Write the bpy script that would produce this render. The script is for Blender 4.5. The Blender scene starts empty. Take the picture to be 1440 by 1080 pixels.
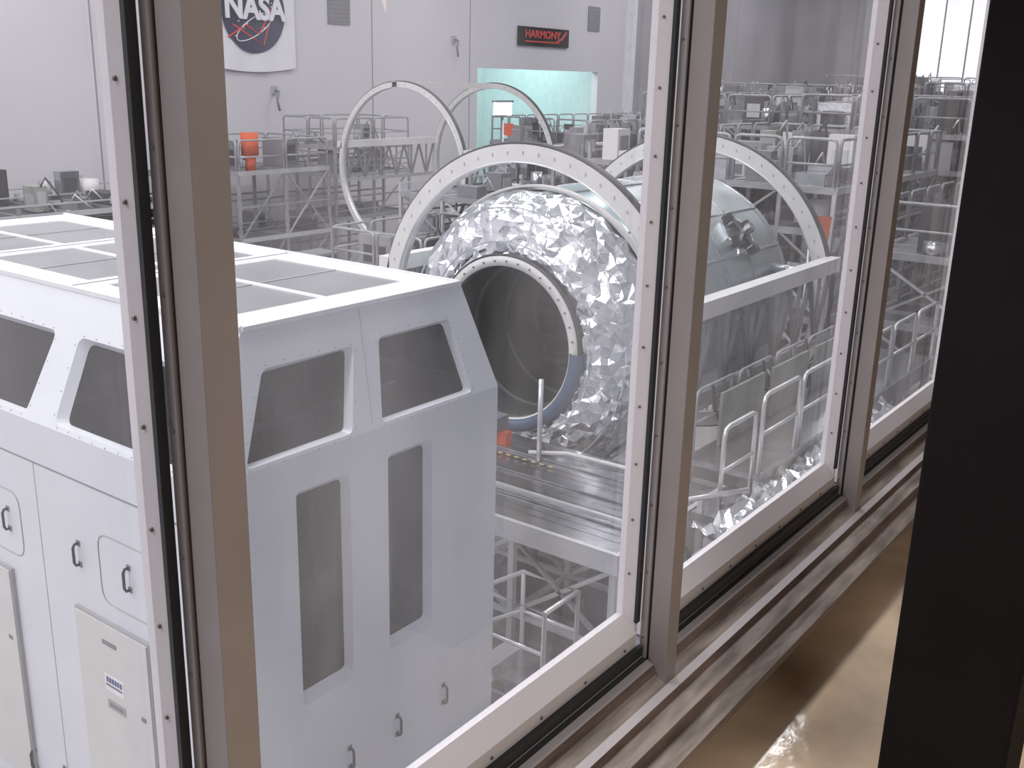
import bpy, bmesh, math, random
from mathutils import Vector, Matrix, noise
from mathutils.geometry import tessellate_polygon
H = 7.6          # eye height above the high-bay floor; geometry below is written relative to the eye
F = -H           # hall floor
rng = random.Random(7)
sc = bpy.context.scene
try:
    sc.view_settings.view_transform = 'Standard'
    sc.view_settings.look = 'None'
except Exception: pass

# ---------------------------------------------------------------- materials
def mat(name, col, rough=0.5, metal=0.0, var=0.06, scale=3.0, bump=0.0, bscale=20.0, spec=0.5, emis=None, estr=0.0, stretch=None):
    m = bpy.data.materials.new(name); m.use_nodes = True
    nt = m.node_tree; b = nt.nodes['Principled BSDF']
    b.inputs['Roughness'].default_value = rough
    b.inputs['Metallic'].default_value = metal
    b.inputs['Specular IOR Level'].default_value = spec
    tc = nt.nodes.new('ShaderNodeTexCoord')
    mp = nt.nodes.new('ShaderNodeMapping')
    if stretch: mp.inputs['Scale'].default_value = stretch
    nt.links.new(tc.outputs['Object'], mp.inputs['Vector'])
    n = nt.nodes.new('ShaderNodeTexNoise'); n.inputs['Scale'].default_value = scale; n.inputs['Detail'].default_value = 4
    nt.links.new(mp.outputs['Vector'], n.inputs['Vector'])
    r = nt.nodes.new('ShaderNodeValToRGB')
    r.color_ramp.elements[0].position = 0.3; r.color_ramp.elements[1].position = 0.7
    lo = [max(0, c*(1-var)) for c in col]; hi = [min(1, c*(1+var)) for c in col]
    r.color_ramp.elements[0].color = (*lo, 1); r.color_ramp.elements[1].color = (*hi, 1)
    nt.links.new(n.outputs['Fac'], r.inputs['Fac']); nt.links.new(r.outputs['Color'], b.inputs['Base Color'])
    if bump > 0:
        n2 = nt.nodes.new('ShaderNodeTexNoise'); n2.inputs['Scale'].default_value = bscale; n2.inputs['Detail'].default_value = 5
        nt.links.new(tc.outputs['Object'], n2.inputs['Vector'])
        bp = nt.nodes.new('ShaderNodeBump'); bp.inputs['Strength'].default_value = bump; bp.inputs['Distance'].default_value = 0.05
        nt.links.new(n2.outputs['Fac'], bp.inputs['Height']); nt.links.new(bp.outputs['Normal'], b.inputs['Normal'])
    if emis:
        b.inputs['Emission Color'].default_value = (*emis, 1); b.inputs['Emission Strength'].default_value = estr
    return m

def glassmat(name, tint, refl, haze, hazecol=(0.8,0.8,0.85), rough=0.02, transl=False):
    m = bpy.data.materials.new(name); m.use_nodes = True
    nt = m.node_tree; nt.nodes.clear()
    out = nt.nodes.new('ShaderNodeOutputMaterial')
    tr = nt.nodes.new('ShaderNodeBsdfTransparent'); tr.inputs['Color'].default_value = (*tint, 1)
    gl = nt.nodes.new('ShaderNodeBsdfGlossy'); gl.inputs['Roughness'].default_value = rough
    df = nt.nodes.new('ShaderNodeBsdfTranslucent' if transl else 'ShaderNodeBsdfDiffuse'); df.inputs['Color'].default_value = (*hazecol, 1)
    mx = nt.nodes.new('ShaderNodeMixShader'); mx2 = nt.nodes.new('ShaderNodeMixShader')
    mx2.inputs['Fac'].default_value = haze
    if transl:   # painted haze: uneven pale veil mixed into the pane to lift blacks
        tc = nt.nodes.new('ShaderNodeTexCoord'); mp = nt.nodes.new('ShaderNodeMapping'); mp.inputs['Scale'].default_value=(1.6,1,.7)
        nz = nt.nodes.new('ShaderNodeTexNoise'); nz.inputs['Scale'].default_value = 2.4; nz.inputs['Detail'].default_value = 6
        nt.links.new(tc.outputs['Object'], mp.inputs['Vector']); nt.links.new(mp.outputs['Vector'], nz.inputs['Vector'])
        mr = nt.nodes.new('ShaderNodeMapRange'); mr.inputs[1].default_value=.3; mr.inputs[2].default_value=.72; mr.inputs[3].default_value=haze*.4; mr.inputs[4].default_value=haze*2.1
        nt.links.new(nz.outputs['Fac'], mr.inputs[0]); nt.links.new(mr.outputs[0], mx2.inputs['Fac'])
    lw = nt.nodes.new('ShaderNodeFresnel'); lw.inputs['IOR'].default_value = 1.45
    mu = nt.nodes.new('ShaderNodeMath'); mu.operation = 'MULTIPLY'; mu.inputs[1].default_value = refl
    nt.links.new(lw.outputs[0], mu.inputs[0]); nt.links.new(mu.outputs[0], mx.inputs['Fac'])
    nt.links.new(tr.outputs[0], mx2.inputs[1]); nt.links.new(df.outputs[0], mx2.inputs[2])
    nt.links.new(mx2.outputs[0], mx.inputs[1]); nt.links.new(gl.outputs[0], mx.inputs[2])
    nt.links.new(mx.outputs[0], out.inputs['Surface'])
    return m

M = {}
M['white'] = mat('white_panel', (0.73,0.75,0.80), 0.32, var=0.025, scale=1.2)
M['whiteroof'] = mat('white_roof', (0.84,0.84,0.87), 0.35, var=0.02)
M['cream'] = mat('cream_door', (0.68,0.66,0.65), 0.45, var=0.03)
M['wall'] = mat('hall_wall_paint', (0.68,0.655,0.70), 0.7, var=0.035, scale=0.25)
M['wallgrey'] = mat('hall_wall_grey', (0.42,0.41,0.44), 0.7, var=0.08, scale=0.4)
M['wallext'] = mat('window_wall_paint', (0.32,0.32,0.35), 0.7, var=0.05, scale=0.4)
M['seam'] = mat('seam_dark', (0.30,0.29,0.33), 0.7)
M['dark'] = mat('dark_grey', (0.05,0.05,0.055), 0.5)
M['lining'] = mat('booth_lining', (0.10,0.105,0.115), 0.6, var=.3, scale=2)
M['black'] = mat('black_paint', (0.012,0.010,0.011), 0.8, var=0.2, spec=0.1)
M['grey'] = mat('grey_paint', (0.22,0.22,0.24), 0.5)
M['midgrey'] = mat('mid_grey', (0.40,0.40,0.42), 0.5)
M['rack'] = mat('rack_grey', (0.38,0.38,0.40), 0.4, 0.3, var=.2)
M['rackdk'] = mat('rack_deck', (0.20,0.20,0.215), 0.5, 0.2, var=.3)
M['khaki'] = mat('khaki_grey', (0.33,0.35,0.32), 0.6, var=.2)
M['steel'] = mat('brushed_steel', (0.52,0.53,0.56), 0.25, 0.9, var=0.16, scale=6)
M['alu'] = mat('aluminium_rail', (0.74,0.74,0.76), 0.3, 0.5, var=0.06)
M['ringw'] = mat('ring_white', (0.76,0.75,0.74), 0.4, var=0.04)
M['foil'] = mat('foil_silver', (0.90,0.92,0.95), 0.20, 1.0, var=0.06, bump=0.35, bscale=6)
M['hull'] = mat('hull_silver', (0.45,0.51,0.52), 0.36, 0.7, var=0.12, scale=1.5, bump=0.06, bscale=4)
M['hullcyan'] = mat('hull_teal', (0.42,0.58,0.61), 0.28, 0.6, var=0.08)
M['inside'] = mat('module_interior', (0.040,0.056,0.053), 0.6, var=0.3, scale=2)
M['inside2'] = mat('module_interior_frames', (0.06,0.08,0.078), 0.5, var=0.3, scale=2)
M['bluerim'] = mat('blue_cover', (0.08,0.13,0.22), 0.5)
M['taupe'] = mat('mullion_taupe', (0.33,0.295,0.29), 0.42, 0.15, var=0.05, scale=8)
M['taupelt'] = mat('mullion_light', (0.40,0.38,0.39), 0.4, 0.2, var=0.05, scale=8)
M['frame'] = mat('window_frame_white', (0.66,0.63,0.66), 0.4, var=0.03)
M['gasket'] = mat('gasket_rubber', (0.02,0.022,0.025), 0.5)
M['rivet'] = mat('rivet', (0.20,0.18,0.17), 0.4, 0.6)
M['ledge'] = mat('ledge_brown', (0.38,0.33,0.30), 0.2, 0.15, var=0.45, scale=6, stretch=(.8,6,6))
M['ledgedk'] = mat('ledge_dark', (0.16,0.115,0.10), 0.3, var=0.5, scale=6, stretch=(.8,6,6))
M['tan'] = mat('polished_tan_floor', (0.62,0.47,0.32), 0.13, var=0.30, scale=3, spec=1.0, bump=.14, bscale=4)
M['orange'] = mat('orange_fabric', (0.75,0.13,0.05), 0.7)
M['red'] = mat('red_paint', (0.70,0.05,0.04), 0.6)
M['blue'] = mat('blue_paint', (0.05,0.09,0.24), 0.6)
M['yellow'] = mat('hazard_yellow', (0.6,0.55,0.25), 0.6)
M['floor'] = mat('hall_floor_epoxy', (0.46,0.46,0.46), 0.25, var=0.06, scale=0.5)
M['bay'] = mat('bay_wall_cyan', (0.48,0.60,0.60), 0.6)
M['cloth'] = mat('banner_cloth', (0.85,0.83,0.88), 0.9, var=0.02)
M['nasablue'] = mat('logo_blue', (0.03,0.035,0.09), 0.8)
M['textwhite'] = mat('logo_white', (0.85,0.85,0.9), 0.8)
M['cab_glass'] = glassmat('cab_glass', (0.55,0.58,0.60), 1.5, 0.05, (0.5,0.5,0.54))
M['roof_glass'] = mat('roof_smoked_panel', (0.28,0.28,0.295), 0.22, var=.16, scale=1.0)
M['pane'] = glassmat('window_pane', (0.96,0.97,0.97), 1.1, 0.075, (.93,.90,.91), transl=True)
M['gwall'] = mat('gallery_wall', (0.16,0.13,0.12), 0.7)
M['lampglow'] = mat('lamp_glow', (1,1,1), 0.5, emis=(0.95,1,1), estr=4)
M['warmglow'] = mat('pendant_glow', (1,.8,.6), 0.5, emis=(1,.62,.36), estr=6)
M['reflglow'] = mat('reflection_glow', (1,1,1), 0.5, emis=(0.93,0.9,1.0), estr=1.1)  # glow standing in for the bright room-light reflection in the panes

# ---------------------------------------------------------------- mesh builder
class MB:
    def __init__(s, name):
        s.name=name; s.v=[]; s.f=[]; s.m=[]; s.mats=[]; s.sm=[]
    def mi(s, k):
        if k not in s.mats: s.mats.append(k)
        return s.mats.index(k)
    def add(s, vs, fs, k, smooth=False):
        o=len(s.v); s.v += [Vector(p) for p in vs]; i=s.mi(k)
        for f in fs: s.f.append([o+a for a in f]); s.m.append(i); s.sm.append(smooth)
    def box(s, x0,x1,y0,y1,z0,z1, k):
        vs=[(x,y,z) for x in (x0,x1) for y in (y0,y1) for z in (z0,z1)]
        s.add(vs, [(0,1,3,2),(4,6,7,5),(0,4,5,1),(2,3,7,6),(0,2,6,4),(1,5,7,3)], k)
    def beam(s, p0,p1,w,h,k):
        p0=Vector(p0);p1=Vector(p1);d=(p1-p0).normalized()
        up=Vector((0,0,1)) if abs(d.z)<0.95 else Vector((1,0,0))
        a=d.cross(up).normalized()*w/2; b=d.cross(a).normalized()*h/2
        vs=[p+sa*a+sb*b for p in (p0,p1) for sa,sb in ((-1,-1),(1,-1),(1,1),(-1,1))]
        s.add(vs,[(0,1,2,3),(7,6,5,4),(0,4,5,1),(1,5,6,2),(2,6,7,3),(3,7,4,0)],k)
    def tube(s, pts, r, k, n=8, closed=False):
        pts=[Vector(p) for p in pts]; N=len(pts); vs=[];fs=[]
        pa=None
        for i,p in enumerate(pts):
            if closed: d=(pts[(i+1)%N]-pts[i-1])
            else: d=(pts[min(i+1,N-1)]-pts[max(i-1,0)])
            d.normalize()
            if pa is None:
                up=Vector((0,0,1)) if abs(d.z)<0.9 else Vector((1,0,0))
                a=d.cross(up).normalized()
            else:
                a=(pa-d*pa.dot(d)).normalized()
            pa=a; b=d.cross(a)
            for j in range(n):
                t=2*math.pi*j/n; vs.append(p+a*math.cos(t)*r+b*math.sin(t)*r)
        L=N if closed else N-1
        for i in range(L):
            for j in range(n):
                i2=(i+1)%N
                fs.append((i*n+j,i*n+(j+1)%n,i2*n+(j+1)%n,i2*n+j))
        if not closed:
            fs.append(tuple(range(n))[::-1]); fs.append(tuple((N-1)*n+j for j in range(n)))
        s.add(vs,fs,k,True)
    def lathe(s, c, prof, k, seg=96, closed=False, smooth=True, a0=0, a1=2*math.pi):
        full = abs(a1-a0-2*math.pi)<1e-6
        n=seg if full else seg+1
        vs=[];fs=[];P=len(prof)
        for i in range(n):
            t=a0+(a1-a0)*i/seg
            for (x,r) in prof: vs.append((x,c[0]+r*math.cos(t),c[1]+r*math.sin(t)))
        for i in range(seg):
            i2=(i+1)%n
            for j in range(P if closed else P-1):
                j2=(j+1)%P
                fs.append((i*P+j,i*P+j2,i2*P+j2,i2*P+j))
        s.add(vs,fs,k,smooth)
    def poly(s, pts, k): s.add(pts,[tuple(range(len(pts)))],k)
    def panel(s, outer, holes, k, inward, depth, inset, kg, kr=None, bolts=False):
        loops=[[Vector(p) for p in outer]]+[[Vector(p) for p in h] for h in holes]
        flat=[p for l in loops for p in l]
        tris=tessellate_polygon(loops)
        s.add(flat,tris,k)
        inward=Vector(inward).normalized()
        for h in loops[1:]:
            c=sum(h,Vector())/len(h); n=len(h)
            inner=[]
            for p in h:
                d=(c-p); inner.append(p+d.normalized()*min(inset*1.3,d.length*0.4)+inward*depth)
            vs=h+inner
            s.add(vs,[(i,(i+1)%n,n+(i+1)%n,n+i) for i in range(n)],kr or k)
            g=[p+(c-p).normalized()*0.02 for p in inner]
            s.add(inner+g,[(i,(i+1)%n,n+(i+1)%n,n+i) for i in range(n)],'gasket')
            s.add(g,[tuple(range(n))],kg)
            if bolts:
                for i in range(n):
                    p,q=h[i],h[(i+1)%n]; L=(q-p).length
                    if L<.2: continue
                    m=max(2,int(L/.16))
                    for j in range(m+1):
                        w=p.lerp(q,j/m); w=w+(w-c).normalized()*.035
                        s.beam(w,w-inward*.005,.010,.010,'midgrey')
    def make(s, bevel=0):
        me=bpy.data.meshes.new(s.name)
        me.from_pydata([(v.x,v.y,v.z+H) for v in s.v],[],s.f)
        for k in s.mats: me.materials.append(M[k])
        for p,i,sm in zip(me.polygons,s.m,s.sm): p.material_index=i; p.use_smooth=sm
        bm=bmesh.new(); bm.from_mesh(me); bmesh.ops.recalc_face_normals(bm,faces=bm.faces); bm.to_mesh(me); bm.free()
        o=bpy.data.objects.new(s.name,me); sc.collection.objects.link(o)
        if bevel:
            md=o.modifiers.new('bev','BEVEL'); md.width=bevel; md.segments=2; md.limit_method='ANGLE'
        return o

def rpoly(pts, r, n=4):
    out=[];N=len(pts);pts=[Vector(p) for p in pts]
    for i in range(N):
        p=pts[i];a=(pts[i-1]-p);b=(pts[(i+1)%N]-p)
        ra=min(r,a.length*.45);rb=min(r,b.length*.45)
        A=p+a.normalized()*ra;B=p+b.normalized()*rb
        for j in range(n+1):
            t=j/n; out.append(A*(1-t)**2+p*2*t*(1-t)+B*t*t)
    return out

# ---------------------------------------------------------------- hall shell
b=MB('floor'); b.box(-12,78,1.03,44,F-0.2,F,'floor'); b.make()
WY=32.0
b=MB('wall_back')
b.box(-12,40,WY,WY+0.4,F,16,'wall'); b.box(50.7,54,WY,WY+0.4,F,16,'wall'); b.box(54,78,WY,WY+0.4,F,16,'wallgrey'); b.box(40,50.7,WY,WY+0.4,0.45,16,'wall')
for x in (12,20,32.9,39.4,60,68): b.box(x-.03,x+.03,WY-.008,WY,F,16,'seam')
b.make()
b=MB('wall_vent')
for (x,z,w,h) in ((31,2.5,1.2,1.15),(50,3.2,1.15,1.25),(58,3.4,1.1,1.2),(64,3.6,1.1,1.2),(60,2.0,.9,.7)):
    b.box(x-w/2,x+w/2,WY-.06,WY-.01,z-h/2,z+h/2,'grey')
    for i in range(6): b.box(x-w/2+.06,x+w/2-.06,WY-.075,WY-.06,z-h/2+.1+i*(h-.2)/6,z-h/2+.14+i*(h-.2)/6,'grey')
b.make()
b=MB('wall_bracket')
for (x,z) in ((13.6,1.2),(20.6,1.6),(38.2,1.3),(27.5,-1.0)):
    b.tube([(x,WY-.05,z+.35),(x,WY-.3,z+.3),(x-.15,WY-.35,z),(x,WY-.3,z-.4)],.05,'grey'); b.box(x-.12,x+.12,WY-.1,WY-.01,z+.2,z+.5,'midgrey')
b.make()
b=MB('wall_column'); b.box(53.4,53.8,WY-.5,WY-.01,F,16,'textwhite'); b.box(53.2,54.0,WY-.55,WY-.01,F,F+.4,'wall'); b.make()
b=MB('wall_right'); b.box(78,78.4,1.0,44,F,16,'wallgrey'); b.make()
b=MB('wall_left'); b.box(-12.4,-12,1.0,WY+.4,F,16,'wall'); b.make()
b=MB('wall_bay')
b.box(39.8,50.9,WY+8,WY+8.3,F,3,'bay'); b.box(39.6,40,WY+.4,WY+8,F,3,'bay'); b.box(50.7,51,WY+.4,WY+8,F,3,'bay'); b.box(39.8,50.9,WY+.4,WY+8,2.7,3,'bay'); b.make()
b=MB('bay_lamp'); b.box(43.5,44.8,WY+1.5,WY+1.7,-1.85,-1.2,'lampglow'); b.box(43.4,44.9,WY+1.45,WY+1.75,-1.95,-1.85,'grey'); b.box(43.4,44.9,WY+1.45,WY+1.75,-1.2,-1.1,'grey'); b.beam((44.1,WY+1.6,F),(44.1,WY+1.6,-1.95),.1,.1,'grey'); b.box(43.7,44.5,WY+1.3,WY+1.9,F,F+.1,'grey'); b.make()
b=MB('window_1')  # added glowing panels on the end wall, imitating a reflection in the glass
for i in range(4):
    y=16.2+i*1.7; b.box(77.9,77.97,y,y+1.6,-1.0,8,'reflglow'); b.box(77.85,77.99,y+1.6,y+1.7,-1.0,8,'midgrey')
b.box(77.8,77.99,16,23.2,-1.2,-1.0,'midgrey'); b.make()

# banner with round logo
b=MB('logo_banner')
bx,bz=26.55,2.15
n=24; vs=[];fs=[]
for j in range(n+1):
    for i in range(n+1):
        u=i/n*2-1; v=j/n
        vs.append((bx+.0+u*2.0, WY-.12-.03*math.sin(u*9)*(1-v), 0.0+4.4*v + 0.18*u*u*(1-v)))
for j in range(n):
    for i in range(n): a=j*(n+1)+i; fs.append((a,a+1,a+n+2,a+n+1))
b.add(vs,fs,'cloth',True)
b.poly([(bx+1.48*math.cos(t*math.pi/32),WY-.17,bz+1.48*math.sin(t*math.pi/32)) for t in range(64)],'nasablue')
b.tube([(bx-1.2,WY-.18,bz-.95),(bx-.4,WY-.18,bz-.5),(bx+.2,WY-.18,bz-.8),(bx+1.25,WY-.18,bz+.7)],.04,'red',n=5)
b.tube([(bx-1.0,WY-.18,bz-.5),(bx-.2,WY-.18,bz-.9),(bx+.4,WY-.18,bz-1.2),(bx+1.2,WY-.18,bz+.9)],.03,'red',n=5)
b.tube([(bx+.95*math.cos(t)*math.cos(.5)-.3*math.sin(t)*math.sin(.5),WY-.19,bz-.55+.95*math.cos(t)*math.sin(.5)+.3*math.sin(t)*math.cos(.5)) for t in [i*2*math.pi/40 for i in range(40)]],.022,'textwhite',closed=True,n=5)
for i in range(16):
    t=rng.random()*6.28;r=.5+.8*rng.random(); x=bx+r*math.cos(t);z=bz+r*math.sin(t); b.box(x-.025,x+.025,WY-.19,WY-.17,z-.025,z+.025,'textwhite')
b.box(bx-2.05,bx+2.1,WY-.15,WY-.01,4.35,4.45,'grey')
banner=b.make()
def text(name,body,loc,size,m,rot,parent=None,ext=.01,sx=1,off=.02):
    c=bpy.data.curves.new(name,'FONT'); c.body=body; c.size=size; c.extrude=ext; c.align_x='CENTER'; c.align_y='CENTER'; c.offset=off*size
    o=bpy.data.objects.new(name,c); sc.collection.objects.link(o); o.location=(loc[0],loc[1],loc[2]+H); o.rotation_euler=rot; o.scale=(sx,1,1)
    c.materials.append(M[m]); 
    if parent: o.parent=parent
    return o
text('letters','NASA',(bx,WY-.26,bz+.08),1.15,'textwhite',(math.pi/2,0,0),banner,ext=.02,sx=.95,off=.035)
b=MB('wall_sign'); b.box(43.1,47.5,WY-.12,WY-.01,1.6,2.5,'black'); b.box(43.6,46.6,WY-.14,WY-.12,1.78,1.84,'red'); b.tube([(46.2,WY-.14,1.8),(46.8,WY-.14,2.0),(47.2,WY-.14,2.35)],.05,'red'); sg=b.make()
text('letters','HARMONY',(45.1,WY-.16,2.15),.5,'red',(math.pi/2,0,0),sg,sx=1.25)

# ---------------------------------------------------------------- white booth
CZ=-2.96; RZ=-1.89
X0,X1,Y0,Y1=4.35,7.90,6.0,13.3
TX0,TX1,TY0,TY1=4.93,7.55,6.22,13.08
def fy(z): return Y0+(z-CZ)/(RZ-CZ)*(TY0-Y0)
def fx(z): return X0+(z-CZ)/(RZ-CZ)*(TX0-X0)
def fx1(z): return X1+(z-CZ)/(RZ-CZ)*(TX1-X1)
b=MB('control_booth')
def rq(f, q, r=.06): return rpoly([f(*p) for p in q], r)
f=lambda x,z:(x,Y0,z)
b.panel([f(X0,F),f(X1,F),f(X1,CZ),f(X0,CZ)],
        [rq(f,[(5.22,-5.27),(5.83,-5.27),(5.83,-3.27),(5.22,-3.27)]),rq(f,[(6.30,-5.22),(6.90,-5.22),(6.90,-3.25),(6.30,-3.25)])],'white',(0,1,0),.10,.06,'cab_glass')
f=lambda x,z:(x,fy(z),z)
b.panel([f(X0,CZ),f(X1,CZ),f(TX1,RZ),f(TX0,RZ)],
        [rq(f,[(4.74,-2.93),(5.88,-2.93),(6.05,-2.22),(5.06,-2.22)]),rq(f,[(6.24,-2.93),(7.50,-2.93),(7.32,-2.20),(6.36,-2.20)])],'white',(0,1,-.2),.07,.035,'cab_glass',bolts=True)
f=lambda y,z:(X0,y,z)
b.panel([f(Y0,F),f(Y1,F),f(Y1,CZ),f(Y0,CZ)],[],'white',(1,0,0),.05,.05,'cab_glass')
f=lambda y,z:(fx(z),y,z)
hs=[]
hs.append(rq(f,[(6.35,-2.92),(8.06,-2.92),(8.16,-2.24),(6.72,-2.24)],.09))
hs.append(rq(f,[(8.52,-2.92),(10.2,-2.92),(10.1,-2.24),(8.52,-2.24)],.09))
hs.append(rq(f,[(10.7,-2.92),(12.7,-2.92),(12.4,-2.24),(10.8,-2.24)],.09))
b.panel([f(Y0,CZ),f(Y1,CZ),f(TY1,RZ),f(TY0,RZ)],hs,'white',(1,0,-.5),.08,.05,'cab_glass',bolts=True)
f=lambda y,z:(X1,y,z)
b.panel([f(Y0,F),f(Y1,F),f(Y1,CZ),f(Y0,CZ)],[],'white',(-1,0,0),.05,.05,'cab_glass')
f=lambda y,z:(fx1(z),y,z)
hs=[rq(f,[(6.4,-2.92),(8.2,-2.92),(8.1,-2.24),(6.6,-2.24)]),rq(f,[(8.6,-2.92),(10.4,-2.92),(10.3,-2.24),(8.7,-2.24)]),rq(f,[(10.8,-2.92),(12.8,-2.92),(12.6,-2.24),(10.9,-2.24)])]
b.panel([f(Y0,CZ),f(Y1,CZ),f(TY1,RZ),f(TY0,RZ)],hs,'white',(-1,0,-.3),.06,.05,'cab_glass')
b.poly([(X0,Y1,F),(X1,Y1,F),(X1,Y1,CZ),(X0,Y1,CZ)],'white'); b.poly([(X0,Y1,CZ),(X1,Y1,CZ),(TX1,TY1,RZ),(TX0,TY1,RZ)],'white')
# interior lining, floor, consoles, seats
b.box(X0+.15,X1-.15,Y0+.15,Y1-.15,-5.6,-5.5,'dark')
b.box(X0+.12,X0+.14,Y0+.14,Y1-.2,-5.5,-3.0,'lining'); b.box(X1-.14,X1-.12,Y0+.14,Y1-.2,-5.5,-3.0,'lining'); b.box(TX0+.1,TX1-.1,TY0+.1,TY1-.1,RZ-.09,RZ-.07,'lining')
b.box(4.6,7.7,11.5,11.55,-5.5,-2.2,'lining')
b.box(5.0,7.3,7.4,7.9,-5.5,-3.6,'lining'); b.box(5.0,7.3,9.5,10.4,-5.5,-3.3,'lining'); b.box(5.2,5.9,7.5,7.7,-3.6,-3.1,'dark'); b.box(6.3,7.0,7.5,7.7,-3.6,-3.0,'grey')
b.box(5.35,5.6,6.5,6.9,-5.5,-3.9,'blue'); b.box(6.5,6.85,6.4,6.8,-5.5,-4.5,'grey'); b.tube([(6.2,6.9,-5.5),(6.2,6.9,-2.1)],.035,'midgrey'); b.box(4.9,7.4,6.9,6.95,-3.05,-2.98,'midgrey')
f=lambda x,y:(x,y,RZ)
hs=[]
for (ya,yb) in ((6.66,8.50),(8.78,10.58),(10.86,12.62)):
    for (xa,xb) in ((5.24,6.17),(6.23,7.24)):
        hs.append([f(xa,ya),f(xb,ya),f(xb,yb),f(xa,yb)])
b.panel([f(TX0,TY0),f(TX1,TY0),f(TX1,TY1),f(TX0,TY1)],hs,'whiteroof',(0,0,-1),.012,.01,'roof_glass')
for (ya,yb) in ((6.66,8.50),(8.78,10.58),(10.86,12.62)):
    for (xa,xb) in ((5.24,6.17),(6.23,7.24)):
        b.box(xa+.02,xb-.02,(ya+yb)/2-.012,(ya+yb)/2+.012,RZ-.012,RZ-.004,'midgrey')
for p,q in (((TX0,TY0),(TX1,TY0)),((TX0,TY0),(TX0,TY1)),((TX1,TY0),(TX1,TY1))):
    b.beam((p[0],p[1],RZ),(q[0],q[1],RZ),.04,.04,'whiteroof')
b.box(TX0,TX1,8.64,8.65,RZ,RZ+.006,'seam'); b.box(TX0,TX1,10.71,10.72,RZ,RZ+.006,'seam')
b.box(X0-.004,X0,Y0+.15,Y1,-3.36,-3.345,'seam')
for y in (6.5,8.45,10.4,12.2): b.box(X0-.003,X0,y-.004,y+.004,F,-3.35,'midgrey')
b.beam((6.12,fy(-2.9)-.002,-2.9),(6.18,fy(-1.93)-.002,-1.93),.006,.003,'midgrey')
for yc in (7.1,9.2,11.2):
    o=rpoly([(X0-.003,yc-.42,-3.75),(X0-.003,yc+.42,-3.75),(X0-.003,yc+.42,-4.4),(X0-.003,yc-.42,-4.4)],.15)
    b.tube(o,.005,'midgrey',n=4,closed=True)
for y in (6.85,9.02,11.1):
    b.box(X0-.035,X0,y,y+1.09,-6.95,-4.57,'midgrey'); b.box(X0-.05,X0-.035,y+.02,y+1.07,-6.93,-4.59,'cream')
    b.box(X0-.056,X0-.05,y+.46,y+.66,-4.78,-4.74,'grey')
    b.box(X0-.054,X0-.05,y+.40,y+.68,-5.24,-5.08,'textwhite')
    for i in range(6): b.box(X0-.058,X0-.054,y+.42+.04*i,y+.445+.04*i,-5.15,-5.10,'blue')
    b.box(X0-.058,X0-.054,y+.42,y+.66,-5.19,-5.17,'grey')
    b.box(X0-.056,X0-.05,y+.40,y+.66,-5.42,-5.33,'midgrey')
    b.box(X0-.058,X0-.056,y+.43,y+.63,-5.395,-5.355,'grey')
    b.box(X0-.055,X0-.05,y+.1,y+.16,-5.35,-5.31,'grey')
def handle(b,p,nrm,L=.20):
    p=Vector(p);n=Vector(nrm)*.055
    b.tube([p+Vector((0,0,L/2)),p+n*.7+Vector((0,0,L/2)),p+n+Vector((0,0,L/2-.03)),p+n-Vector((0,0,L/2-.03)),p+n*.7-Vector((0,0,L/2)),p-Vector((0,0,L/2))],.013,'dark')
    for s in (1,-1):
        q=p+Vector((0,0,s*L/2)); b.beam(q,q+Vector(nrm)*.008,.05,.05,'grey')
for y,z in ((7.83,-4.05),(7.09,-4.05),(9.0,-4.05),(9.9,-4.05),(8.5,-6.65),(9.04,-6.68)): handle(b,(X0,y,z),(-1,0,0))
for x in (5.75,6.39,7.08): handle(b,(x,Y0,-6.08),(0,-1,0))
b.make()

# ---------------------------------------------------------------- module + rotation stand
CY=8.72; c=(CY,-3.60); CM=-3.68; cm=(CY,CM); RM=2.14
b=MB('space_station_module')
b.lathe(cm,[(11.62,1.12),(11.62,1.26),(11.80,1.28),(11.80,1.12)],'ringw',closed=True)
b.lathe(cm,[(11.625,1.26),(11.61,1.28),(11.66,1.295),(11.75,1.28)],'dark',closed=True)
b.lathe(cm,[(11.60,1.14),(11.55,1.20),(11.60,1.33),(11.75,1.31)],'bluerim',closed=True,a0=math.radians(178),a1=math.radians(275),seg=40)
for i in range(36):
    t=i*2*math.pi/36; y=CY+1.19*math.cos(t); z=CM+1.19*math.sin(t); b.beam((11.605,y,z),(11.62,y,z),.028,.028,'grey')
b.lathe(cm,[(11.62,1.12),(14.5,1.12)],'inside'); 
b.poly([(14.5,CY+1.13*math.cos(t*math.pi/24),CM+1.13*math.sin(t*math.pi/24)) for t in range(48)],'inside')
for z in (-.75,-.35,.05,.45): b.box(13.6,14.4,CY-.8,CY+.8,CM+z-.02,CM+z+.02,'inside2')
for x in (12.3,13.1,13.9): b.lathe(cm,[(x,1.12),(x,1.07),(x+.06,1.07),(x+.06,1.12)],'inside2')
prof=[(11.72,1.28),(11.70,1.40),(11.73,1.58),(11.79,1.76),(11.88,1.90),(12.02,2.03),(12.2,2.12),(12.4,2.14)]
seg=110;sub=2
pp=[]
for i in range(len(prof)-1):
    for j in range(sub):
        t=j/sub; pp.append((prof[i][0]*(1-t)+prof[i+1][0]*t, prof[i][1]*(1-t)+prof[i+1][1]*t))
pp.append(prof[-1]); P=len(pp); vs=[]
for i in range(seg):
    for j,(x,r) in enumerate(pp):
        t=2*math.pi*(i+(rng.random()-.5)*.95)/seg
        rr=r+(rng.random()-.5)*.06
        q=Vector((r*math.cos(t)*2.2,r*math.sin(t)*2.2,x*2))
        d=(noise.noise(q*1.1)*.08+noise.noise(q*2.6)*.06+(rng.random()-.5)*.022) if 0<j<P-1 else 0
        vs.append((x-d-abs(noise.noise(q*.9))*.04,CY+rr*math.cos(t),CM+rr*math.sin(t)))
fs=[]
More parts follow.
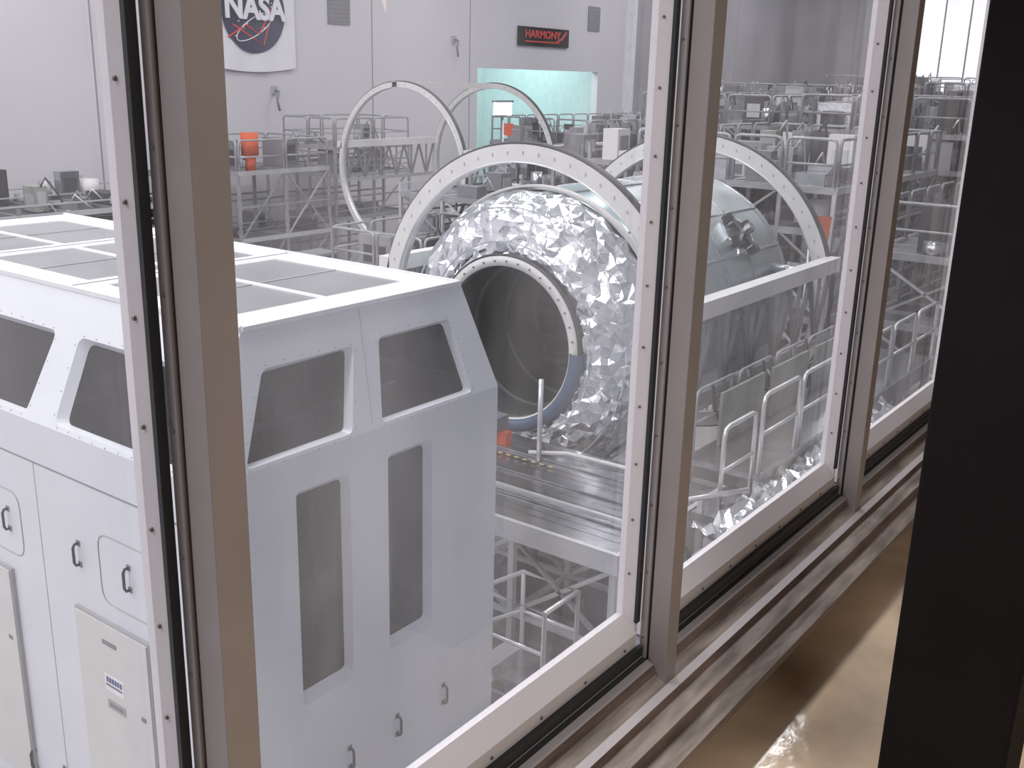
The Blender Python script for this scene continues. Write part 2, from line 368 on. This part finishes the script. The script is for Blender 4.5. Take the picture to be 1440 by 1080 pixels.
for i in range(seg):
    for j in range(P-1):
        a,b1,c1,d1=i*P+j,i*P+j+1,((i+1)%seg)*P+j+1,((i+1)%seg)*P+j
        if (i+j)%2: fs+= [(a,b1,c1),(a,c1,d1)]
        else: fs+=[(a,b1,d1),(b1,c1,d1)]
b.add(vs,fs,'foil',False)
for k,(x,r) in enumerate(((11.70,1.46),(11.86,1.93))): b.lathe(cm,[(x-.05,r-.012),(x-.06,r+.012)],'foil',seg=80)
b.lathe(cm,[(12.38,RM+.03),(12.38,RM+.07),(12.5,RM+.07),(12.5,RM+.03)],'ringw',closed=True)
b.lathe(cm,[(12.42,RM),(13.7,RM)],'hullcyan')
b.lathe(cm,[(13.7,RM),(16.95,RM),(17.05,RM-.06),(17.3,1.7),(17.4,1.2),(17.4,.01)],'hull')
for x in (13.7,14.7,15.7,16.85): b.lathe(cm,[(x-.02,RM),(x-.02,RM+.015),(x+.02,RM+.015),(x+.02,RM)],'steel')
for a in (60,100,130,150,172,195,215):
    t=math.radians(a); y=CY+(RM+.005)*math.cos(t);z=CM+(RM+.005)*math.sin(t); b.beam((12.5,y,z),(16.9,y,z),.03,.03,'steel')
def disc(b,c0,nn,uu,ww,r,h,k,n=12):
    lo=[c0+uu*r*math.cos(2*math.pi*i/n)+ww*r*math.sin(2*math.pi*i/n) for i in range(n)]
    hi=[p+nn*h for p in lo]
    b.add(lo+hi,[(i,(i+1)%n,n+(i+1)%n,n+i) for i in range(n)]+[tuple(range(n,2*n))],k)
t=math.radians(142)
fc=Vector((15.6,CY+RM*math.cos(t),CM+RM*math.sin(t))); nn=Vector((0,math.cos(t),math.sin(t))); uu=Vector((1,0,0)); ww=nn.cross(uu)
disc(b,fc-nn*.05,nn,uu,ww,.42,.09,'foil',8); disc(b,fc,nn,uu,ww,.24,.10,'dark',12); disc(b,fc,nn,uu,ww,.08,.3,'steel',8)
for i in range(4):
    a=i*math.pi/2+.4; q=fc+(uu*math.cos(a)+ww*math.sin(a))*.34; b.beam(q,q+nn*.14,.12,.12,'dark')
    b.beam(fc+nn*.12,q+nn*.12,.05,.05,'grey')
for s in (-1,1):
    for x in (13.0,16.4): b.tube([(x,CY+s*1.95,-2.95),(x,CY+s*2.58,-2.95)],.09,'steel')
b.make()

def ring(b,x,c,R,w=.24,d=.16,seg=120,k='ringw'):
    b.lathe(c,[(x,R-w),(x,R),(x+d,R),(x+d,R-w)],k,seg=seg,closed=True,smooth=False)
    b.lathe(c,[(x+.03,R),(x+.03,R+.035),(x+d-.01,R+.035),(x+d-.01,R)],'dark',seg=seg,closed=True)
    b.lathe(c,[(x-.01,R-w-.02),(x-.01,R-w),(x+d+.01,R-w),(x+d+.01,R-w-.02)],'alu',seg=seg,closed=True)
    for i in range(60):
        t=i*2*math.pi/60; y=c[0]+(R-w/2)*math.cos(t); z=c[1]+(R-w/2)*math.sin(t)
        b.beam((x-.003,y,z),(x,y,z),.025,.05,'midgrey')
def stand(name,xa,xb,c,R,w=.24):
    b=MB(name)
    ring(b,xa,c,R,w); ring(b,xb,c,R,w)
    for s in (-1,1):
        y=c[0]+s*(R-.02); z=c[1]+.70
        b.beam((xa,y,z),(xb+.16,y,z),.22,.24,'ringw')
        y2=y; z2=c[1]-.55
        b.beam((xa,y2,z2),(xb+.16,y2,z2),.12,.12,'alu')
        n=6
        for i in range(n):
            x=xa+(xb-xa)*i/n; x2=xa+(xb-xa)*(i+1)/n
            b.beam((x,y,z-.1),((x+x2)/2,y2,z2),.06,.06,'grey'); b.beam(((x+x2)/2,y2,z2),(x2,y,z-.1),.06,.06,'grey')
            b.beam(((x+x2)/2,y2,z2),((x+x2)/2,y,z),.05,.05,'rack')
    for x in (xa,xb):
        b.box(x-.2,x+.36,c[0]-1.9,c[0]+1.9,F+.35,F+.75,'ringw')
        for s in (-1,1):
            b.beam((x+.08,c[0]+s*1.7,F+.6),(x+.08,c[0]+s*1.25,c[1]-math.sqrt(R*R-1.25**2)-.1),.3,.3,'midgrey')
            b.tube([(x-.1,c[0]+s*1.2,c[1]-math.sqrt((R+.15)**2-1.2**2)),(x+.3,c[0]+s*1.2,c[1]-math.sqrt((R+.15)**2-1.2**2))],.14,'dark',n=16)
            b.box(x-.15,x+.31,c[0]+s*1.8-.2,c[0]+s*1.8+.2,F,F+.36,'grey')
    for s in (-1,1): b.beam((xa,c[0]+s*1.8,F+.5),(xb,c[0]+s*1.8,F+.5),.25,.3,'ringw')
    return b
stand('module_rotation_stand',11.95,17.2,c,2.72).make()
b=stand('empty_rotation_stand',26.0,31.0,(24.1,-3.05),2.86,.16)
b.beam((26,24.3,-.28),(31.2,24.3,-.28),.22,.2,'ringw')
b.make()

def railing(b,p0,p1,h=1.0,n=3,r=.022,k='alu',gap=.06):
    p0=Vector(p0);p1=Vector(p1);d=(p1-p0);L=d.length;d.normalize();w=L/n
    for i in range(n):
        a=p0+d*(i*w+gap);e=p0+d*((i+1)*w-gap);z=Vector((0,0,1));c_=.12
        b.tube([a,a+z*(h-c_),a+z*(h-.03)+d*.03,a+z*h+d*c_,e+z*h-d*c_,e+z*(h-.03)-d*.03,e+z*(h-c_),e],r,k,n=8)
        b.tube([a+z*h*.5,e+z*h*.5],r*.85,k,n=6)
b=MB('access_platform')
DZ=-5.0
b.box(9.0,11.55,5.15,10.6,DZ-.06,DZ-.02,'steel')
nx=16
for i in range(nx):
    x=9.0+2.55*i/nx; b.box(x+.008,x+2.55/nx-.008,5.15,10.6,DZ-.02,DZ+(.0 if i%4 else .03),'steel')
b.box(8.94,9.0,5.1,10.6,DZ-.2,DZ+.05,'alu'); b.box(9,11.6,5.09,5.15,DZ-.2,DZ+.05,'alu'); b.box(9.75,9.80,5.15,10.6,DZ,DZ+.06,'alu')
for i in range(12):
    y=7.2+i*.14; b.box(10.7,10.74,y,y+.07,DZ+.03,DZ+.035,'yellow'); b.box(10.7,10.74,y+.07,y+.14,DZ+.03,DZ+.035,'dark')
for x in (9.05,10.3,11.5):
    for y in (5.2,6.6,8.0,9.4,10.5):
        b.beam((x,y,F),(x,y,DZ-.05),.08,.08,'alu')
for x in (9.05,10.3,11.5):
    for (ya,yb) in ((5.2,6.6),(6.6,8.0),(8.0,9.4)):
        b.beam((x,ya,DZ-.2),(x,yb,DZ-1.2),.05,.05,'alu'); b.beam((x,yb,DZ-.2),(x,ya,DZ-1.2),.05,.05,'rack')
        b.beam((x,ya,DZ-1.2),(x,yb,DZ-1.2),.06,.06,'alu'); b.beam((x,ya,DZ-1.2),(x,yb,F+.2),.05,.05,'rack'); b.beam((x,ya,F+.2),(x,yb,F+.2),.05,.05,'alu')
for y in (5.2,6.6,8.0):
    b.beam((9.05,y,DZ-.25),(11.5,y,DZ-1.2),.05,.05,'alu'); b.beam((9.05,y,DZ-1.2),(11.5,y,DZ-1.2),.05,.05,'alu'); b.beam((9.05,y,F+.2),(11.5,y,DZ-1.2),.05,.05,'rack')
b.box(9.3,10.1,6.0,7.4,F,F+.9,'khaki'); b.box(10.4,11.3,5.4,6.4,F,F+1.3,'grey'); b.box(10.5,11.2,7.0,8.2,F,F+1.0,'rackdk')
b.tube([(10.9,7.55,DZ),(10.9,7.55,DZ+1.15)],.035,'alu'); b.tube([(10.95,7.75,DZ+.05),(11.1,7.2,DZ+.12),(11.3,6.4,DZ+.05),(11.35,5.9,DZ+.05)],.03,'ringw')
b.box(11.0,11.15,8.2,8.36,DZ+.0,DZ+.2,'orange'); b.box(10.9,11.2,8.3,8.6,DZ+.2,DZ+.42,'grey'); b.box(11.0,11.2,8.35,8.55,DZ,DZ+.2,'grey')
b.make()

b=MB('service_stairs')
for i in range(6):
    z=F+.2*(i+1)-.05; yy=8.0-i*.3
    b.box(8.15,8.8,yy-.28,yy,z-.04,z,'alu')
for x in (8.15,8.8):
    b.beam((x,8.05,F),(x,6.2,F+1.15),.05,.18,'alu')
    b.tube([(x,8.0,F+.1),(x,8.0,F+1.0),(x,6.25,F+2.15),(x,5.5,F+2.15),(x,5.5,F)],.028,'alu')
    b.tube([(x,8.0,F+.55),(x,6.25,F+1.65),(x,5.5,F+1.65)],.024,'alu'); b.tube([(x,6.25,F+2.15),(x,6.25,F)],.028,'alu')
b.tube([(8.15,5.5,F+2.15),(8.8,5.5,F+2.15)],.028,'alu')
b.box(8.15,8.8,5.5,6.25,F+1.1,F+1.16,'steel')
b.make()

b=MB('side_walkway')
WZ=-4.75
b.box(11.7,19.5,4.7,5.75,WZ-.08,WZ,'steel'); b.box(11.7,19.5,4.66,4.7,WZ-.25,WZ+.04,'rack')
railing(b,(11.7,4.75,WZ),(19.5,4.75,WZ),1.05,6,r=.03)
railing(b,(11.75,5.7,WZ),(19.5,5.7,WZ),.9,6,r=.022,k='rack')
railing(b,(10.6,4.75,WZ-.2),(11.6,4.75,WZ-.2),1.1,1,r=.03)
b.box(10.6,11.7,4.7,5.08,WZ-.3,WZ-.22,'steel')
for x in (10.7,11.75,13.2,14.7,16.2,17.8,19.4):
    for y in (4.75,5.7 if x>11.7 else 5.0): b.beam((x,y,F),(x,y,WZ-.05),.07,.07,'alu')
for x in (11.75,13.2,14.7,16.2,17.8):
    b.beam((x,4.75,WZ-.3),(x+1.45,4.75,WZ-1.6),.05,.05,'alu'); b.beam((x,4.75,WZ-1.6),(x+1.45,4.75,WZ-.3),.05,.05,'alu'); b.beam((x,4.75,WZ-1.6),(x+1.5,4.75,WZ-1.6),.05,.05,'alu')
for x in (12.4,14.1,15.8): b.box(x,x+1.4,5.60,5.64,WZ+.0,WZ+.75,'khaki')
for i in range(9):
    x=12.3+i*.55; b.tube([(x,5.72,WZ+.9),(x+.1,5.70,WZ+.5),(x+.3,5.72,WZ+.3),(x+.4,5.7,WZ)],.025,['dark','rack','steel'][i%3])
b.make()
b=MB('foil_blanket')
vs=[];fs=[];nx,ny=70,10
for i in range(nx+1):
    for j in range(ny+1):
        x=9.7+6.5*i/nx; y=3.75+.85*j/ny; q=Vector((x*2.5,y*3,0))
        vs.append((x+.04*rng.random(),y+.05*rng.random(),WZ-.12+.16*noise.noise(q)+.1*rng.random()))
for i in range(nx):
    for j in range(ny): a=i*(ny+1)+j; fs+=[(a,a+1,a+ny+2),(a,a+ny+2,a+ny+1)]
b.add(vs,fs,'foil'); 
b.box(9.7,16.2,3.8,4.6,WZ-.42,WZ-.32,'midgrey')
for x in (9.9,12,14,16.1):
    for y in (3.85,4.55): b.beam((x,y,F),(x,y,WZ-.35),.07,.07,'alu')
    b.box(x-.03,x+.03,3.85,4.55,WZ-.35,WZ-.15,'alu')
b.tube([(9.9,5.1,WZ+.1),(10.9,4.5,WZ+.12)],.035,'alu')
b.make()

# ---------------------------------------------------------------- background equipment
def scaffold(name,x0,x1,y0,y1,levels,seed,dx=1.6,dy=1.6,boxes=.4,rail=True,pk='rack',deck='rackdk'):
    r=random.Random(seed); b=MB(name)
    nx=max(1,round((x1-x0)/dx)); ny=max(1,round((y1-y0)/dy))
    xs=[x0+(x1-x0)*i/nx for i in range(nx+1)]; ys=[y0+(y1-y0)*i/ny for i in range(ny+1)]
    top=levels[-1]
    for x in xs:
        for y in ys: b.beam((x,y,F),(x,y,top+ (r.random()*.7 if not rail else 0)),.09,.09,r.choice([pk,pk,'alu']))
    prev=F
    for L in levels:
        for y in ys:
            b.beam((x0,y,L),(x1,y,L),.10,.14,r.choice([pk,'alu'])); b.beam((x0,y,(L+prev)/2),(x1,y,(L+prev)/2),.06,.06,pk)
            b.beam((x0,y,L+.3),(x1,y,L+.3),.04,.04,r.choice(['dark','alu','rack'])) if L!=top or not rail else None
        for x in xs:
            b.beam((x,y0,L),(x,y1,L),.10,.14,pk)
        for i in range(nx):
            if r.random()<.7: b.beam((xs[i],y0,prev),(xs[i+1],y0,L),.05,.05,r.choice([pk,'alu']))
            if r.random()<.5: b.beam((xs[i+1],y0,prev),(xs[i],y0,L),.05,.05,pk)
        for j in range(ny):
            if r.random()<.7: b.beam((x0,ys[j],prev),(x0,ys[j+1],L),.05,.05,r.choice([pk,'alu']))
            if r.random()<.4: b.beam((x0,ys[j+1],prev),(x0,ys[j],L),.05,.05,pk)
        if r.random()<.85 or L==top: b.box(x0,x1,y0,y1,L-.06,L,deck)
        for i in range(nx):
            for j in range(ny):
                for kx in (0,1):
                  if r.random()<boxes:
                    w=.2+r.random()*.5;d=.3+r.random()*.8;h=.15+r.random()*(.95 if L==top else .75)
                    hw=(xs[1]-xs[0])/2
                    cx=xs[i]+hw*(kx+.5);cy=(ys[j]+ys[j+1])/2
                    kk=r.choice(['grey','midgrey','dark','steel','khaki','rackdk','foil','dark','grey','rack','ringw','dark','steel'])
                    if r.random()<.03: kk=r.choice(['blue','orange','blue']); w*=.6; h*=.5; d*=.6
                    w=min(w,hw-.1); d=min(d,ys[1]-ys[0]-.1)
                    if r.random()<.3: b.tube([(cx,cy,L),(cx,cy,L+h)],w/2,kk,n=12)
                    else:
                        b.box(cx-w/2,cx+w/2,cy-d/2,cy+d/2,L,L+h,kk)
                        if r.random()<.6: b.box(cx-w/3,cx+w/3,cy-d/2-.03,cy-d/2,L+h*.3,L+h*.8,r.choice(['alu','grey','midgrey','dark']))
                        if r.random()<.6: b.box(cx-w/2-.02,cx-w/2,cy-d/3,cy+d/3,L+h*.2,L+h*.7,r.choice(['alu','grey','rackdk','dark']))
                    if r.random()<.5: b.tube([(cx,cy-d/2,L+h),(cx+.1,cy-d/2-.1,L+h+.25),(cx+.5,cy-d/2-.05,L+h*.6),(cx+.7,cy-d/2,L)],.03,r.choice(['dark','rack','alu']),n=5)
        prev=L
    if rail:
        railing(b,(x0,y0,top),(x1,y0,top),1.05,nx,r=.035,k=pk); railing(b,(x0,y0,top),(x0,y1,top),1.05,ny,r=.035,k=pk)
        railing(b,(x0,y1,top),(x1,y1,top),1.05,nx,r=.03,k=pk); railing(b,(x1,y0,top),(x1,y1,top),1.05,ny,r=.03,k=pk)
    return b
b=scaffold('work_platform',22.0,26.0,27.5,30.8,[-5.4,-3.2],1,boxes=.4)
b.tube([(23.1,28.2,-3.2),(23.1,28.2,-2.7)],.18,'orange',n=10); b.tube([(23.1,28.2,-2.7),(23.1,28.2,-1.95)],.30,'orange',n=10); b.make()
scaffold('work_platform',27.0,31.0,28.2,31,[-5.2,-3.6,-2.6],2,boxes=.5).make()
scaffold('equipment_rack',22.5,30,17.6,20.8,[-5.6,-4.4,-3.3],3,dx=1.2,boxes=.6,rail=False).make()
b=scaffold('payload_stand',24.8,31.2,14.6,17.0,[-5.5,-4.0,-2.15],4,boxes=.5,rail=False)
b.box(24.6,31.4,16.9,17.15,-2.1,-1.80,'ringw'); b.box(24.6,31.4,14.5,14.75,-2.1,-1.80,'ringw'); b.make()
scaffold('equipment_rack',21.5,29,7.6,12.4,[-6.0,-4.9,-3.9,-3.0,-2.1],5,dx=1.1,dy=1.2,boxes=.65).make()
scaffold('equipment_rack',31.5,42,7.5,12.5,[-5.8,-4.6,-3.4,-2.3,-1.3],6,dx=1.1,boxes=.7).make()
scaffold('equipment_rack',34,46,14.5,19.5,[-5.8,-4.2,-2.6,-1.4],8,dx=1.3,boxes=.7).make()
scaffold('equipment_rack',46,60,8,13,[-5,-3.4,-2.1,-.8],9,dx=1.5,boxes=.7).make()
scaffold('equipment_rack',36,50,23,28,[-5.6,-4.0,-2.6],10,dx=1.3,boxes=.8).make()
scaffold('equipment_rack',50,64,18,26,[-5,-3.6,-2.3,-1.0],11,dx=1.6,boxes=.85).make()
scaffold('equipment_rack',21,27,4.2,6.6,[-6,-4.6,-3.2],12,dx=1.1,boxes=.7).make()
scaffold('equipment_rack',30,44,3,6.5,[-5.6,-4.4,-3.1,-1.8],13,dx=1.3,boxes=.7).make()
scaffold('equipment_rack',10,20,27,31,[-5.6,-4.6,-3.9],14,dx=1.5,boxes=.75,rail=False,pk='grey',deck='dark').make()
scaffold('equipment_rack',17.5,21.5,15.5,18.5,[-6.0,-4.6],15,dx=1.2,boxes=.7).make()
scaffold('equipment_rack',64,74,6,24,[-5,-3,-1.2,-.4],16,dx=2.0,dy=2,boxes=.7).make()
b=MB('tool_cabinet')
b.box(18.6,19.8,20.7,21.4,F+.15,-4.75,'blue'); b.box(18.55,19.85,20.65,21.45,-4.75,-4.68,'grey')
for i in range(6): b.box(18.66,19.74,20.67,20.7,F+.25+i*.43,F+.62+i*.43,'blue'); b.box(18.9,19.5,20.64,20.67,F+.48+i*.43,F+.52+i*.43,'alu')
for x in (18.7,19.7):
    for y in (20.8,21.3): b.tube([(x,y-.04,F+.08),(x,y+.04,F+.08)],.08,'dark'); b.box(x-.02,x+.02,y-.03,y+.03,F+.08,F+.16,'grey')
b.make()
def flag(p,w,h):
    b=MB('warning_flag'); x,y,z=p
    b.tube([(x,y,z+.1),(x,y,F)],.03,'alu'); b.add([(x,y-.04,z),(x+w*.6,y-.04-w*.6,z-.02),(x+w*.5,y-.04-w*.5,z-h),(x,y-.04,z-h*.9)],[(0,1,2,3)],'orange'); b.make()
flag((20.4,7.62,-2.5),.45,.8); flag((29.6,22.5,-1.5),.4,.45) ; flag((44.5,22.4,.05),1.0,.5)

# ---------------------------------------------------------------- observation window
d0=.92
MUL=[(-.62,-.57),(.676,.726),(1.855,1.905),(3.106,3.156),(4.37,4.42)]
ZB,ZT=-1.235,1.0
def rivets(b,pts,axis,k='rivet',s=.0045):
    for p in pts:
        x,y,z=p
        if axis=='y': b.tube([(x,y+.001,z),(x,y-.0025,z)],s,k,n=8)
        else: b.tube([(x+.001,y,z),(x-.0025,y,z)],s,k,n=8)
for i,(xa,xb) in enumerate(MUL):
    b=MB('window_mullion')
    b.box(xa,xb,d0,.965,-1.30,ZT,'taupe')
    b.box(xa+.004,xb-.004,.965,.972,-1.27,ZT,'gasket')
    b.box(xa-.003,xb,.972,.988,-1.265,ZT,'taupelt')
    rivets(b,[(xa-.003,.980,-1.2+.16*j) for j in range(14)],'x',s=.003)
    b.make(.0012)
for i in range(4):
    xa=MUL[i][1]+.002; xb=MUL[i+1][0]-.004
    b=MB('window_%d'%(i+2)); w=.012
    y0,y1=.99,1.045
    b.box(xa,xa+w,y0,y1,ZB,ZT,'frame'); b.box(xb-w,xb,y0+.006,y1,ZB,ZT,'frame'); b.box(xb-w-.002,xb,y0,y0+.008,ZB+.07,ZT,'gasket')
    xs_=(xa+w,xb-w)
    pr=[(y0,ZB),(y0,ZB+.045),(y1-.015,ZB+.078),(y1,ZB+.078),(y1,ZB)]
    vs=[(x,p[0],p[1]) for x in xs_ for p in pr]; n=5
    b.add(vs,[(j,(j+1)%n,n+(j+1)%n,n+j) for j in range(n)]+[tuple(range(n)),tuple(range(n,2*n))],'frame')
    b.box(xa+w,xb-w,y0,y1,ZT-.05,ZT,'frame')
    b.box(xa,xb,.978,.990,ZB-.012,ZB+.012,'gasket')
    b.poly([(xa+w,1.030,ZB+.07),(xb-w,1.030,ZB+.07),(xb-w,1.030,ZT-.05),(xa+w,1.030,ZT-.05)],'pane')
    rivets(b,[(xb-w,1.018,-1.05+.13*j) for j in range(16)],'x',s=.003); rivets(b,[(xa+.1+.16*j,.99,ZB+.024) for j in range(7)],'y',s=.0035)
    b.make()
b=MB('window_sill')
xs0,xs1=-2.5,4.6
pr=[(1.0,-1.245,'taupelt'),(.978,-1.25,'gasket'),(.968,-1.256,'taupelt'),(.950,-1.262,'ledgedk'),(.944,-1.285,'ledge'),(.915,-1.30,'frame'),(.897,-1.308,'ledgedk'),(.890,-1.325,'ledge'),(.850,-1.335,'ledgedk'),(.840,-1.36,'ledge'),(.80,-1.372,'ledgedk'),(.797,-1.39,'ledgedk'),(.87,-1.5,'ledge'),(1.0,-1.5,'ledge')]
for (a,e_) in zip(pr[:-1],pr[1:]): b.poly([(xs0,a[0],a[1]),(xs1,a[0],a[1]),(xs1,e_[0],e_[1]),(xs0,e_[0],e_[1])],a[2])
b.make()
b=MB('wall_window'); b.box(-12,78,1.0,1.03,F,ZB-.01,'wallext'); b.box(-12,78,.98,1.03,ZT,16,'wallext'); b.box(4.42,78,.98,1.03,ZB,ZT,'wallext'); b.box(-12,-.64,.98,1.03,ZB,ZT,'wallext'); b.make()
b=MB('floor_gallery'); b.box(-2.5,7,-2.5,.99,-1.7,-1.5,'tan'); b.make()
b=MB('ceiling_gallery'); b.box(-2.5,7,-2.5,.98,1.1,1.2,'gwall'); b.make()
b=MB('wall_gallery_back'); b.box(-2.5,7,-2.6,-2.5,-1.5,1.1,'gwall'); b.make()
b=MB('wall_gallery_left'); b.box(-2.6,-2.5,-2.5,.98,-1.5,1.1,'gwall'); b.make()
b=MB('wall_gallery_right'); b.box(7,7.1,-2.5,.98,-1.5,1.1,'gwall'); b.make()
b=MB('black_post'); b.box(1.93,2.15,.228,.460,-1.5,1.1,'black'); b.box(1.925,2.155,.223,.465,-1.5,-1.46,'black'); b.make(.006)
for (x,y,z) in ((3.34,-1.0,.30),(5.33,-1.0,.40)):
    b=MB('pendant_lamp')
    n=16; pr=[(.0,.10),(.05,.095),(.085,.06),(.095,0),(.08,-.05),(.04,-.08),(0,-.085)]
    vs=[(x+r*math.cos(2*math.pi*i/n),y+r*math.sin(2*math.pi*i/n),z+h) for i in range(n) for (r,h) in pr]; P=len(pr)
    b.add(vs,[(i*P+j,((i+1)%n)*P+j,((i+1)%n)*P+j+1,i*P+j+1) for i in range(n) for j in range(P-1)],'warmglow',True)
    b.tube([(x,y,z+.09),(x,y,1.1)],.006,'dark'); b.tube([(x,y,z+.08),(x,y,z+.14)],.025,'dark'); b.tube([(x,y,1.07),(x,y,1.1)],.05,'dark'); b.make()

# ---------------------------------------------------------------- light
def area(name,loc,sx,sy,power,col,rot=(0,0,0)):
    l=bpy.data.lights.new(name,'AREA'); l.shape='RECTANGLE'; l.size=sx; l.size_y=sy; l.energy=power; l.color=col
    o=bpy.data.objects.new(name,l); o.location=(loc[0],loc[1],loc[2]+H); o.rotation_euler=rot; sc.collection.objects.link(o)
for x in (-5,6,17.5,34,50,66):
    for y in (7.2,16,25): area('ceiling_lamp',(x,y,10),5,1.6,950 if x<0 else 600 if x<30 else 480,(1,.975,.98))
area('bay_light',(45.5,WY+4,2.5),8,5,800,(.85,1,1))
area('gallery_lamp',(.9,-.9,1.05),1.6,.4,42,(1,.93,.87))
w=bpy.data.worlds.new('World'); sc.world=w; w.use_nodes=True
w.node_tree.nodes['Background'].inputs[0].default_value=(.86,.89,1,1); w.node_tree.nodes['Background'].inputs[1].default_value=.38

# ---------------------------------------------------------------- camera
a=math.radians(36.4);th=math.radians(16.5);ro=math.radians(1.46)
fw=Vector((math.cos(th)*math.cos(a),math.cos(th)*math.sin(a),-math.sin(th)))
r0=Vector((math.sin(a),-math.cos(a),0)); u0=r0.cross(fw)
r=r0*math.cos(ro)+u0*math.sin(ro); u=u0*math.cos(ro)-r0*math.sin(ro)
cam=bpy.data.cameras.new('camera'); co=bpy.data.objects.new('camera',cam); sc.collection.objects.link(co)
mw=Matrix((( r.x,u.x,-fw.x,0),(r.y,u.y,-fw.y,0),(r.z,u.z,-fw.z,H),(0,0,0,1)))
co.matrix_world=mw
cam.sensor_width=36; cam.lens=36*1450/1440; cam.clip_start=.02; cam.clip_end=300
sc.camera=co
